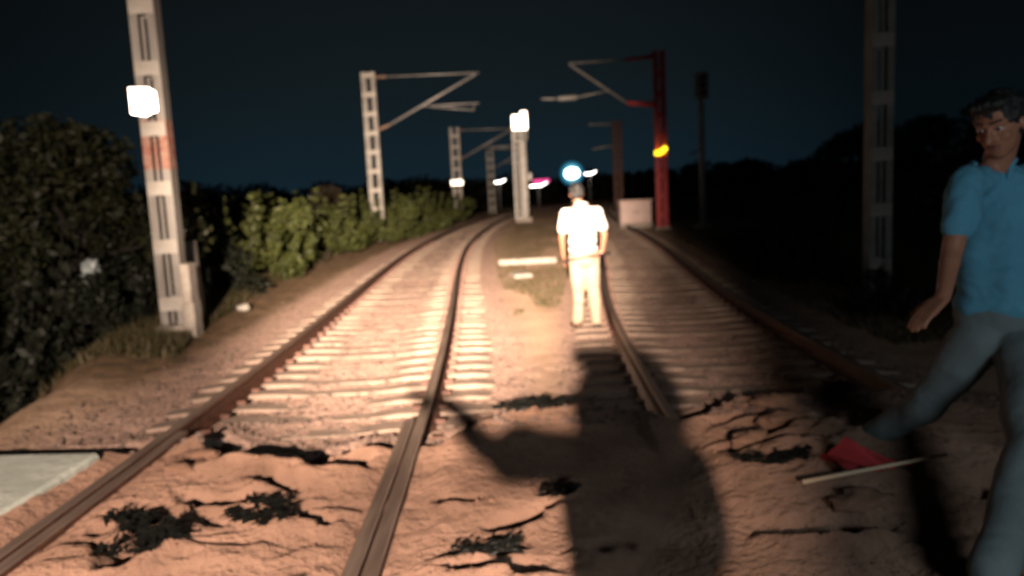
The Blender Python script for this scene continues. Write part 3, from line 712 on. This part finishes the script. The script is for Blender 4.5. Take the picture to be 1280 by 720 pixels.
for i, (x, y, h, w, lab) in enumerate(bush):
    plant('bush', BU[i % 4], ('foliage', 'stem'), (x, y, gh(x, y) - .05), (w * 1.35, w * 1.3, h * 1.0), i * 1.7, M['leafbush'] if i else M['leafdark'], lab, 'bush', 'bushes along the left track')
# low growth at the track edge, left
for i, (x, y, h, w, lab) in enumerate([
 (-6.4, 8.2, 1.3, 1.4, 'dark bush on the bank left of the near mast'),
 (-6.2, 11.6, 1.5, 1.3, 'dim bush behind the near left mast'),
 (-5.6, 6.4, 1.1, 1.2, 'dark bush at the left edge above the soil mound'),
 (-7.6, 8.6, 2.6, 2.2, 'large dark bush at the left edge, in front of the trees'),
 (-8.0, 10.6, 2.7, 2.4, 'large dark bush below the dim green tree')]):
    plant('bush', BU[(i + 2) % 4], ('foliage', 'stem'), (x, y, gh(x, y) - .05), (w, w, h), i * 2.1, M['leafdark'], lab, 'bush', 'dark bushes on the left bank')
trees = [
 (-7.5, 12.8, 1.1, 1.02, 'leaftree', 'dim green tree whose branch reaches toward the near left mast'),
 (-11.0, 10.6, .9, .72, 'leaftree', 'dark tree at the left edge of the picture'),
 (-11.9, 15.0, 1.2, .98, 'leafbrown', 'brownish tree behind the dark tree at the left edge'),
 (-9.5, 38.5, .95, .9, 'leafbrown', 'brown-green tree right of the first far mast'),
 (-9.2, 21.5, .75, .7, 'leafdark', 'low dark tree behind the row of lit bushes'),
 (-13.5, 27.0, .95, .8, 'leafdark', 'dark tree on the skyline left of the first far mast'),
 (-9.3, 57.0, .8, .75, 'leafdark', 'dark tree between the two far masts'),
]
for i, (x, y, w, h, lmn, lab) in enumerate(trees):
    plant('tree', TR[i % 3], ('crown', 'trunk'), (x, y, gh(x, y) - .1), (w, w, h), i * 1.1, M[lmn], lab, 'tree', 'trees on the left bank')
rt = [
 (9.6, 13.5, .9, .72, 'dark tree behind the near right mast'), (12.5, 17, 1.1, .8, 'dark tree right of the near right mast'),
 (12.2, 24, 1.1, .8, 'dark tree left of the near right mast'), (14.8, 33, 1.2, .8, 'dark tree right of the thin grey signal post'),
 (14.5, 46, 1.2, .8, 'dark tree beyond the thin grey signal post'), (9.8, 9.0, .9, .7, 'dark tree behind the man in the blue shirt'),
 (16.5, 70, 1.2, .9, 'farthest dark tree on the right skyline')]
for i, (x, y, w, h, lab) in enumerate(rt):
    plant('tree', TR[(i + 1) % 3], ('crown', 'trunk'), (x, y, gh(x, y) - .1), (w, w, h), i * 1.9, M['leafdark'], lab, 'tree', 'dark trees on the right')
for i, (x, y, h, w, lab) in enumerate([
 (5.2, 13.4, .9, 1.1, 'low dark bush beside the right track, left of the near right mast'), (4.9, 9.2, .7, .9, 'low dark bush nearest the right track'),
 (6.6, 8.0, 1.0, 1.3, 'low dark bush right of the near right mast'), (6.9, 18.5, 1.1, 1.4, 'low dark bush beside the far part of the right track')]):
    plant('bush', BU[i % 4], ('foliage', 'stem'), (x, y, gh(x, y) - .05), (w, w, h), i * 2.1, M['leafdark'], lab, 'bush', 'low bushes right of the tracks')
# far woodland: one mass
bl = []
for i in range(260):
    a = -1.0 + 2.0 * i / 260; R_ = 190 + 25 * random.random(); bl.append((math.sin(a) * R_, math.cos(a) * R_, 1.5 + 3.5 * random.random(), 3.2 + 2.2 * random.random()))
V, F = leaf_cloud(bl, 42000, .75)
o = obj('far_woodland', mesh_of('far_woodland', V, F), M['leafdark']); tag(o, 'dark mass of woodland along the horizon beyond the tracks', 'woodland', kind='stuff')

# grass
def grass(name, xs, ys, hmin, hmax, label):
    n = len(xs); zs = ground_h(xs, ys); V = np.zeros((n * 3, 3)); a = np.random.rand(n) * 6.28
    h = hmin + (hmax - hmin) * np.random.rand(n); w = .006 + .010 * np.random.rand(n)
    P = np.stack([xs, ys, zs - .01], -1); D = np.stack([np.cos(a), np.sin(a), 0 * a], -1)
    V[0::3] = P - D * w[:, None]; V[1::3] = P + D * w[:, None]
    V[2::3] = P + np.stack([np.random.randn(n) * .35 * h, np.random.randn(n) * .35 * h, h], -1)
    o = obj(name, mesh_of(name, V, np.arange(n * 3).reshape(n, 3).tolist()), M['grass']); return tag(o, label, 'grass', kind='stuff')
n = 42000
y = 6 + (np.random.rand(n) ** 1.5) * 40; be = np.interp(y, [p[0] for p in BANKX], [p[1] for p in BANKX])
x = be + .9 - np.abs(np.random.randn(n)) * 1.1; k = (y > 8.5) | (x < be - .9); x = x[k]; y = y[k]
grass('bank_grass', x, y, .04, .20, 'dry grass growing along the left bank beside the track')
n = 16000
y = 6.5 + (np.random.rand(n) ** 1.4) * 38; l_ = np.interp(y, LY, LX) + 1.75; r_ = np.interp(y, RY, RX) - 1.6
x = l_ + (r_ - l_) * np.random.rand(n); k = fbm(x * .7 + 3, y * .25, 3) > .48; x, y = x[k], y[k]
grass('verge_grass', x, y, .02, .09, 'sparse low grass in the strip between the two tracks')
n = 9000
y = 7.5 + (np.random.rand(n) ** 1.4) * 36; x = np.interp(y, RY, RX) + 1.9 + np.abs(np.random.randn(n)) * 1.8
grass('right_grass', x, y, .04, .16, 'dark grass in the shade right of the right track')

# litter on the left bank
b = MB(); bm = bmesh.new(); bmesh.ops.create_icosphere(bm, subdivisions=3, radius=.22)
for v in bm.verts:
    k = 1 + .45 * mn.noise(v.co * 7); v.co = Vector((v.co.x * k * .8, v.co.y * k * .5, v.co.z * k))
mb_ = bpy.data.meshes.new('plastic_bag'); bm.to_mesh(mb_); bm.free()
o = obj('plastic_bag', mb_, M['plastic'], None, (-6.75, 11.9, .75)); tag(o, 'crumpled pale plastic bag caught in the dark bush left of the near mast', 'plastic bag')

# ------------------------------------------------------------------ people
def remesh(b, name, voxel, mat_, parent, smooth=8, wrinkle=0.0, wf=9.0, cut=None):
    me0 = b.mesh(name); o = bpy.data.objects.new(name, me0); COL.objects.link(o)
    r = o.modifiers.new('r', 'REMESH'); r.mode = 'VOXEL'; r.voxel_size = voxel
    s = o.modifiers.new('s', 'SMOOTH'); s.iterations = smooth; s.factor = .5
    bpy.context.view_layer.update()
    dg = bpy.context.evaluated_depsgraph_get()
    me1 = bpy.data.meshes.new_from_object(o.evaluated_get(dg)); me1.name = name
    bpy.data.objects.remove(o); bpy.data.meshes.remove(me0)
    if wrinkle:
        me1.update()
        nr = [v.normal.copy() for v in me1.vertices]
        for v, n_ in zip(me1.vertices, nr):
            p = v.co; k = mn.noise(Vector((p.x * wf, p.y * wf, p.z * wf * .7))) + .5 * abs(mn.noise(Vector((p.x * wf * 2 + p.z * 6, p.y * wf * 2, p.z * wf * 2.2))))
            v.co = p + n_ * wrinkle * k
    me1.polygons.foreach_set('use_smooth', [True] * len(me1.polygons)); me1.update()
    return obj(name, me1, mat_, parent)
def V3(*a): return Vector(a)
def hand(b, wrist, direction, palm_n, sc=1.0, curl=.5, side=1):
    d = direction.normalized(); n = (palm_n - d * palm_n.dot(d)).normalized(); w = d.cross(n) * side
    for t in (-.028, -.01, .01, .028): b.caps(wrist + w * t * .7 * sc, wrist + d * .085 * sc + w * t * sc, .013 * sc, .012 * sc, 8)
    L = [.068, .078, .072, .056]
    for i, t in enumerate((-.030, -.010, .010, .029)):
        p = wrist + d * .088 * sc + w * t * sc; dd = d.copy()
        for k, f_ in enumerate((.45, .32, .23)):
            dd = (dd + n * curl * (.35 + .15 * k)).normalized(); q_ = p + dd * L[i] * f_ * sc
            b.caps(p, q_, .0088 * sc, .0078 * sc, 8); p = q_
    p = wrist + d * .02 * sc - w * .030 * sc; dd = (d * .8 - w * .75 + n * .35).normalized()
    q_ = p + dd * .045 * sc; b.caps(p, q_, .012 * sc, .010 * sc, 8); b.caps(q_, q_ + (dd + d * .8 + n * .3).normalized() * .034 * sc, .0098 * sc, .0085 * sc, 8)
def person(root, J, fwd, skin, shirt, trouser, shoe_l, shoe_r, hairm, sc=1.0, sleeve=.75, vneck=True, curls=(.5, .5), wr=.014, belt=True, hi=True, girth=1.0, tw=1.0, face=True):
    """J: joints in root space. fwd: unit vector the chest faces; face direction J['look']."""
    g = girth
    up = (J['neck'] - J['pelvis']).normalized(); rt_ = fwd.cross(up).normalized()
    look = J['look'].normalized(); hup = J.get('hup', V3(0, 0, 1)); hr = look.cross(hup).normalized(); hup = hr.cross(look).normalized()
    H = J['head']     # centre of head
    vox = .0075 if hi else .011
    # --- body (skin)
    b = MB()
    Mh = Matrix((hr, look, hup)).transposed()
    def hp(x, y, z): return H + hr * x * sc + look * y * sc + hup * z * sc
    b.ball(hp(0, -.012, .028), .094 * sc, 3, (.80, 1.02, .92), Mh)
    b.ball(hp(0, .022, -.035), .070 * sc, 3, (.84, .92, 1.05), Mh)
    b.ball(hp(0, .045, -.085), .034 * sc, 2, (1.05, .9, .8), Mh)
    b.caps(hp(0, .086, .012), hp(0, .108, -.028), .009 * sc, .015 * sc, 8)          # nose
    for s in (-1, 1):
        b.ball(hp(s * .078, -.005, -.005), .026 * sc, 2, (.35, .7, 1.15), Mh)         # ears
        b.ball(hp(s * .036, .060, -.022), .026 * sc, 2, (1, .8, .8), Mh)              # cheeks
        b.caps(hp(s * .012, .083, .030), hp(s * .046, .070, .032), .010 * sc, .009 * sc, 8)   # brows
        b.caps(hp(s * .010, .093, -.026), hp(s * .014, .090, -.026), .008 * sc, .008 * sc, 6)
    b.caps(J['neck'] + up * -.02, hp(0, -.02, -.05), .056 * sc, .052 * sc)
    b.caps(J['sl'] * .75 + J['neck'] * .25, J['neck'], .045 * sc, .05 * sc); b.caps(J['sr'] * .75 + J['neck'] * .25, J['neck'], .045 * sc, .05 * sc)
    chest = J['chest']; pel = J['pelvis']
    b.caps(chest + rt_ * .06, pel + rt_ * .05, .09 * g, .09 * g); b.caps(chest - rt_ * .06, pel - rt_ * .05, .09 * g, .09 * g)
    for s in 'lr':
        b.caps(J['s' + s], J['e' + s], .046 * sc, .038 * sc); b.caps(J['e' + s], J['w' + s], .037 * sc, .026 * sc)
        b.ball(J['e' + s].lerp(J['w' + s], .25), .0375 * sc, 2)
        b.caps(J['h' + s], J['k' + s], .070 * sc, .050 * sc); b.caps(J['k' + s], J['a' + s], .050 * sc, .036 * sc)
        hand(b, J['w' + s] + J['hd' + s].normalized() * .012, J['hd' + s], J['pn' + s], sc, curls[0 if s == 'l' else 1], -1 if s == 'l' else 1)
    remesh(b, 'body', vox, skin, root, 5)
    # --- shirt
    b = MB(); tz = Matrix((rt_, fwd, up)).transposed()
    w_ = J['waist']
    L_ = (J['sl'] - J['sr']).length / 2
    b.ball(chest + up * .03, .165 * g, 3, (1.05, .70, 1.15), tz)
    b.ball(chest.lerp(w_, .5), .150 * g, 3, (1.03, .74, 1.25), tz)
    b.ball(w_ + fwd * .01, .150 * g, 3, (1.05, .76, .95), tz)
    b.ball(w_.lerp(pel, .55), .158 * g, 3, (1.05, .78, .55), tz)
    for s in 'lr':
        b.caps(J['s' + s] - up * .012, J['neck'] - up * .035, .062 * sc, .058 * sc)
        e_ = J['s' + s].lerp(J['e' + s], sleeve)
        b.caps(J['s' + s], e_, .066 * sc, .062 * sc)
        if sleeve > .98: b.caps(J['e' + s], J['e' + s].lerp(J['w' + s], .9), .055 * sc, .042 * sc)
    remesh(b, 'shirt', .010, shirt, root, 8, wr, 8.0)
    # collar: raised band round the neck, open at the front
    b = MB(); nk = J['neck'] + up * .012
    pr = None
    for i in range(15):
        a = math.radians(-140 + 280 * i / 14)
        p = nk - fwd * math.cos(a) * .064 * sc + rt_ * math.sin(a) * .070 * sc + up * (.024 + .010 * math.cos(a)) * sc - up * (.055 if abs(a) > 2.2 else 0) * sc
        if pr is not None: b.caps(pr, p, .013 * sc, .013 * sc, 8)
        pr = p
    remesh(b, 'collar', .006, shirt, root, 2)
    # --- trousers
    b = MB()
    b.ball(pel + up * .045, .150 * g, 3, (1.06, .76, .72), tz)
    b.ball(pel - fwd * .03 - up * .03, .150 * g, 3, (1.06, .78, .8), tz)
    for s in 'lr':
        b.caps(J['h' + s], J['k' + s], .094 * sc * tw, .070 * sc * tw); b.caps(J['k' + s], J['a' + s] + V3(0, 0, .02), .070 * sc * tw, .058 * sc * tw)
        b.ball(J['k' + s].lerp(J['a' + s], .3) - fwd * .02, .069 * sc * tw, 2)
    remesh(b, 'trousers', .011, trouser, root, 7, min(wr * 1.2, .014), 6.0)
    # belt
    b = MB(); c = pel + up * .115 * 1.0
    ring = []
    for i in range(25):
        a = 2 * math.pi * i / 24; ring.append(c + rt_ * math.cos(a) * .166 * g + fwd * math.sin(a) * .128 * g)
    if belt:
        for i in range(24): b.caps(ring[i], ring[i + 1], .014, .014, 6)
        b.build('belt', M['belt'], root, True)
    # --- shoes
    for s, sm_ in (('l', shoe_l), ('r', shoe_r)):
        b = MB(); a_ = J['a' + s]; fd = J['fd' + s].normalized()
        b.caps(a_ - V3(0, 0, .03) - fd * .03, a_ - V3(0, 0, .035) + fd * .07, .042 * sc, .042 * sc); b.caps(a_ + fd * .07 - V3(0, 0, .042), a_ + fd * .17 - V3(0, 0, .052) + V3(0, 0, fd.z * .04), .042 * sc, .034 * sc)
        b.caps(a_ + V3(0, 0, .02), a_ - V3(0, 0, .03), .04 * sc, .045 * sc)
        remesh(b, 'shoe', .008, sm_, root, 4)
    # --- hair
    b = MB()
    b.ball(hp(0, -.024, .044), .098 * sc, 3, (.86, 1.02, .90), Mh); b.ball(hp(0, -.052, .0), .080 * sc, 3, (.93, .72, 1.02), Mh)
    b.ball(hp(0, .045, .098), .040 * sc, 2, (1.5, 1.0, .62), Mh); b.ball(hp(.03, .05, .092), .032 * sc, 2, (1.1, 1.0, .7), Mh)
    remesh(b, 'hair', .006, hairm, root, 3, .010, 40)
    if face:
        for s in (-1, 1):
            b = MB(); b.ball(hp(s * .031, .076, .010), .0125 * sc, 2, (1.1, .6, .62), Mh); e_ = b.build('eye', M['eye'], root, True)
            b = MB(); b.ball(hp(s * .031, .0835, .010), .0058 * sc, 2, (1, .5, 1), Mh); b.build('iris', M['iris'], e_, True)
            b = MB(); b.caps(hp(s * .016, .0915, .036), hp(s * .046, .079, .040), .0042 * sc, .0035 * sc, 6); b.build('eyebrow', hairm, root, True)
        b = MB(); b.caps(hp(-.021, .083, -.056), hp(0, .090, -.055), .0055 * sc, .0068 * sc, 6); b.caps(hp(0, .090, -.055), hp(.021, .083, -.056), .0068 * sc, .0055 * sc, 6)
        b.build('mouth', M['lip'], root, True)

# man in the blue polo shirt, mid-stride on the right (root space = world)
bm_root = empty('person', (-.26, -.22, -.05), 0, 'man in a blue polo shirt and grey-blue trousers striding through at the right edge', 'person')
J = dict(head=V3(2.37, 3.42, 1.905), look=V3(-.80, -.52, -.34), hup=V3(-.12, 0, 1), neck=V3(2.40, 3.50, 1.715),
  sr=V3(2.24, 3.42, 1.665), sl=V3(2.60, 3.62, 1.665), chest=V3(2.44, 3.50, 1.50), waist=V3(2.43, 3.48, 1.24), pelvis=V3(2.42, 3.46, 1.04),
  er=V3(2.13, 3.34, 1.38), wr=V3(2.01, 3.19, 1.215), hdr=V3(-.62, -.2, -.42), pnr=V3(.75, .3, -.3),
  el=V3(2.74, 3.66, 1.38), wl=V3(2.72, 3.50, 1.16), hdl=V3(0, -.2, -1), pnl=V3(-1, 0, 0),
  hr=V3(2.34, 3.47, .97), kr=V3(2.22, 3.66, .62), ar=V3(2.12, 4.0, .34), fdr=V3(-.6, -.7, .05),
  hl=V3(2.50, 3.42, .97), kl=V3(2.20, 2.92, .68), al=V3(1.84, 2.58, .34), fdl=V3(-.6, -.75, 0))
person(bm_root, J, V3(-.5, -.85, 0).normalized(), M['skin'], M['polo'], M['jeans'], M['shoe'], M['shoe'], M['hair'], 1.13, .62, girth=1.10, belt=False, wr=.024, tw=1.06)

# man in white, walking away between the tracks
g0 = gh(.9, 9.1)
wm = empty('person', (.90, 9.1, g0), .10, 'man in white shirt and cream trousers walking away between the tracks', 'person')
J = dict(head=V3(-.05, .04, 1.615), look=V3(.1, 1, -.2), neck=V3(-.01, 0, 1.46), sr=V3(.185, 0, 1.40), sl=V3(-.195, 0, 1.40), chest=V3(0, 0, 1.26), waist=V3(0, 0, 1.06), pelvis=V3(.0, 0, .90),
  er=V3(.25, -.05, 1.13), wr=V3(.19, -.14, .92), hdr=V3(-.9, -.1, -.3), pnr=V3(0, 1, 0),
  el=V3(-.25, .02, 1.12), wl=V3(-.22, .12, .90), hdl=V3(.1, .2, -1), pnl=V3(1, 0, 0),
  hr=V3(.09, 0, .86), kr=V3(.11, .04, .47), ar=V3(.12, -.06, .08), fdr=V3(.15, 1, 0),
  hl=V3(-.08, 0, .86), kl=V3(-.06, .08, .47), al=V3(-.07, .12, .08), fdl=V3(-.25, 1, 0))
wm.scale = (1.04, 1.04, 1.04)
person(wm, J, V3(0, 1, 0), M['skin'], M['whitecloth'], M['cream'], M['brownshoe'], M['shoe'], M['hair'], 1.0, .66, curls=(.4, 1.2), hi=False, girth=1.08, tw=1.14)
b = MB(); b.tube((-.28, -.175, .885), (.30, -.165, .955), .013, .015, 8)
o = b.build('baton', M['black'], None, True); o.location = wm.location; o.rotation_euler = wm.rotation_euler
tag(o, 'dark baton held level behind his back by the man in white', 'baton')

# the photographer, standing just behind the camera; the headlamp throws the long shadow from here
ph = empty('person', (.035, -.42, .09), -.24, 'photographer in dark clothes whose long shadow falls up the middle', 'person')
J = dict(head=V3(.02, .02, 1.50), look=V3(-.1, 1, -.15), neck=V3(0, 0, 1.40), sr=V3(.15, 0, 1.35), sl=V3(-.16, 0, 1.36), chest=V3(0, 0, 1.22), waist=V3(0, 0, 1.02), pelvis=V3(0, 0, .90),
  er=V3(.14, .14, 1.13), wr=V3(.07, .31, 1.34), hdr=V3(-.25, .1, .9), pnr=V3(-.3, .8, 0),
  el=V3(-.40, .02, 1.37), wl=V3(-.60, .10, 1.46), hdl=V3(-.9, .1, .1), pnl=V3(1, 0, 0),
  hr=V3(.10, 0, .86), kr=V3(.14, .03, .47), ar=V3(.16, 0, .08), fdr=V3(.2, 1, 0),
  hl=V3(-.10, 0, .86), kl=V3(-.14, .03, .47), al=V3(-.16, 0, .08), fdl=V3(-.2, 1, 0))
person(ph, J, V3(0, 1, 0), M['skin'], M['darkcloth'], M['darkcloth'], M['shoe'], M['shoe'], M['hair'], 1.12, .7, hi=False, girth=1.04, tw=1.0)
b = MB(); b.ball((.02, .0, 1.55), .172, 3, (.92, 1.05, .80)); b.tube((.02, .02, 1.51), (.02, .03, 1.495), .178, .180, 20); b.build('shadow_helmet', M['darkcloth'], ph, True)  # unseen helmet added to widen the head of the long shadow
b = MB(); b.box((0, 0, 0), (.155, .009, .074), 0, .003)
o = b.build('phone', M['black']); o.location = (-.01, -.030, 1.655); o.rotation_euler = (-.12, .047, 0)
tag(o, 'black phone held up in landscape by the photographer', 'phone')

# red signal flag on a pale stick, lying on the earth at the right
fg = empty('signal_flag', (1.56, 3.22, max(gh(1.56 + q_ * .1, 3.22 + r_ * .12) for q_ in (-3, -1, 0, 2, 4) for r_ in (0, 1, 2)) - .01), .12, 'red signal flag on a pale stick lying across the earth at right', 'flag')
b = MB(); b.tube((-.30, 0, .01), (.40, .0, .075), .011, .008, 8); b.build('stick', M['wood'], fg, True)
nxv, nyv = 18, 12; vs = []; fs = []
for j in range(nyv):
    for i in range(nxv):
        u, v = i / (nxv - 1), j / (nyv - 1)
        x_ = -.08 + .34 * u * (1 - .35 * v); y_ = .02 + .22 * v + .03 * math.sin(u * 9)
        z_ = .035 + .03 * math.sin(u * 11 + v * 3) * v + .012 * math.sin(u * 23 + 2) - .01 * v + .07 * math.exp(-((u - .55) ** 2) / .05) * v
        vs.append((x_, y_, z_)); 
for j in range(nyv - 1):
    for i in range(nxv - 1): fs.append((j * nxv + i, j * nxv + i + 1, (j + 1) * nxv + i + 1, (j + 1) * nxv + i))
n_ = len(vs); vs += [(a_, b_, c_ - .004) for a_, b_, c_ in vs]; fs += [tuple(n_ + k for k in q[::-1]) for q in fs]
obj('cloth', mesh_of('cloth', vs, fs, True), M['flag'], fg)
# housing of the headlamp behind the camera, and an added stand for the unseen fill light
hl = empty('headlamp', HEAD, 0, 'twin-beam headlamp on the vehicle front behind the photographer', 'headlamp')
b = MB(); b.tube((0, -.14, 0), (0, -.34, 0), .19, .12, 20); b.build('housing', M['mastdim'], hl, True)
b = MB(); b.tube((0, -.13, 0), (0, -.139, 0), .16, .16, 20); b.build('reflector', M['white'], hl, True)
b = MB(); b.tube((0, -.26, -.08), (0, -.26, -2.75), .06, .06, 10); b.build('bracket', M['mastdim'], hl, True)
wk = empty('fill_light', (1.75, -1.0, 0.05), 0, 'unseen cool fill light on an added tripod behind the photographer to the right', 'work lamp')
b = MB(); b.tube((0, 0, .9), (0, 0, 1.60), .02); b.build('pole', M['black'], wk, True)
for a_ in range(3):
    b = MB(); t = a_ * 2.094; b.tube((0, 0, 1.0), (math.cos(t) * .5, math.sin(t) * .5, 0), .015); b.build('leg', M['black'], wk, True)
S.cycles.use_denoising = True
S.cycles.sample_clamp_indirect = 4.0
S.cycles.max_bounces = 4
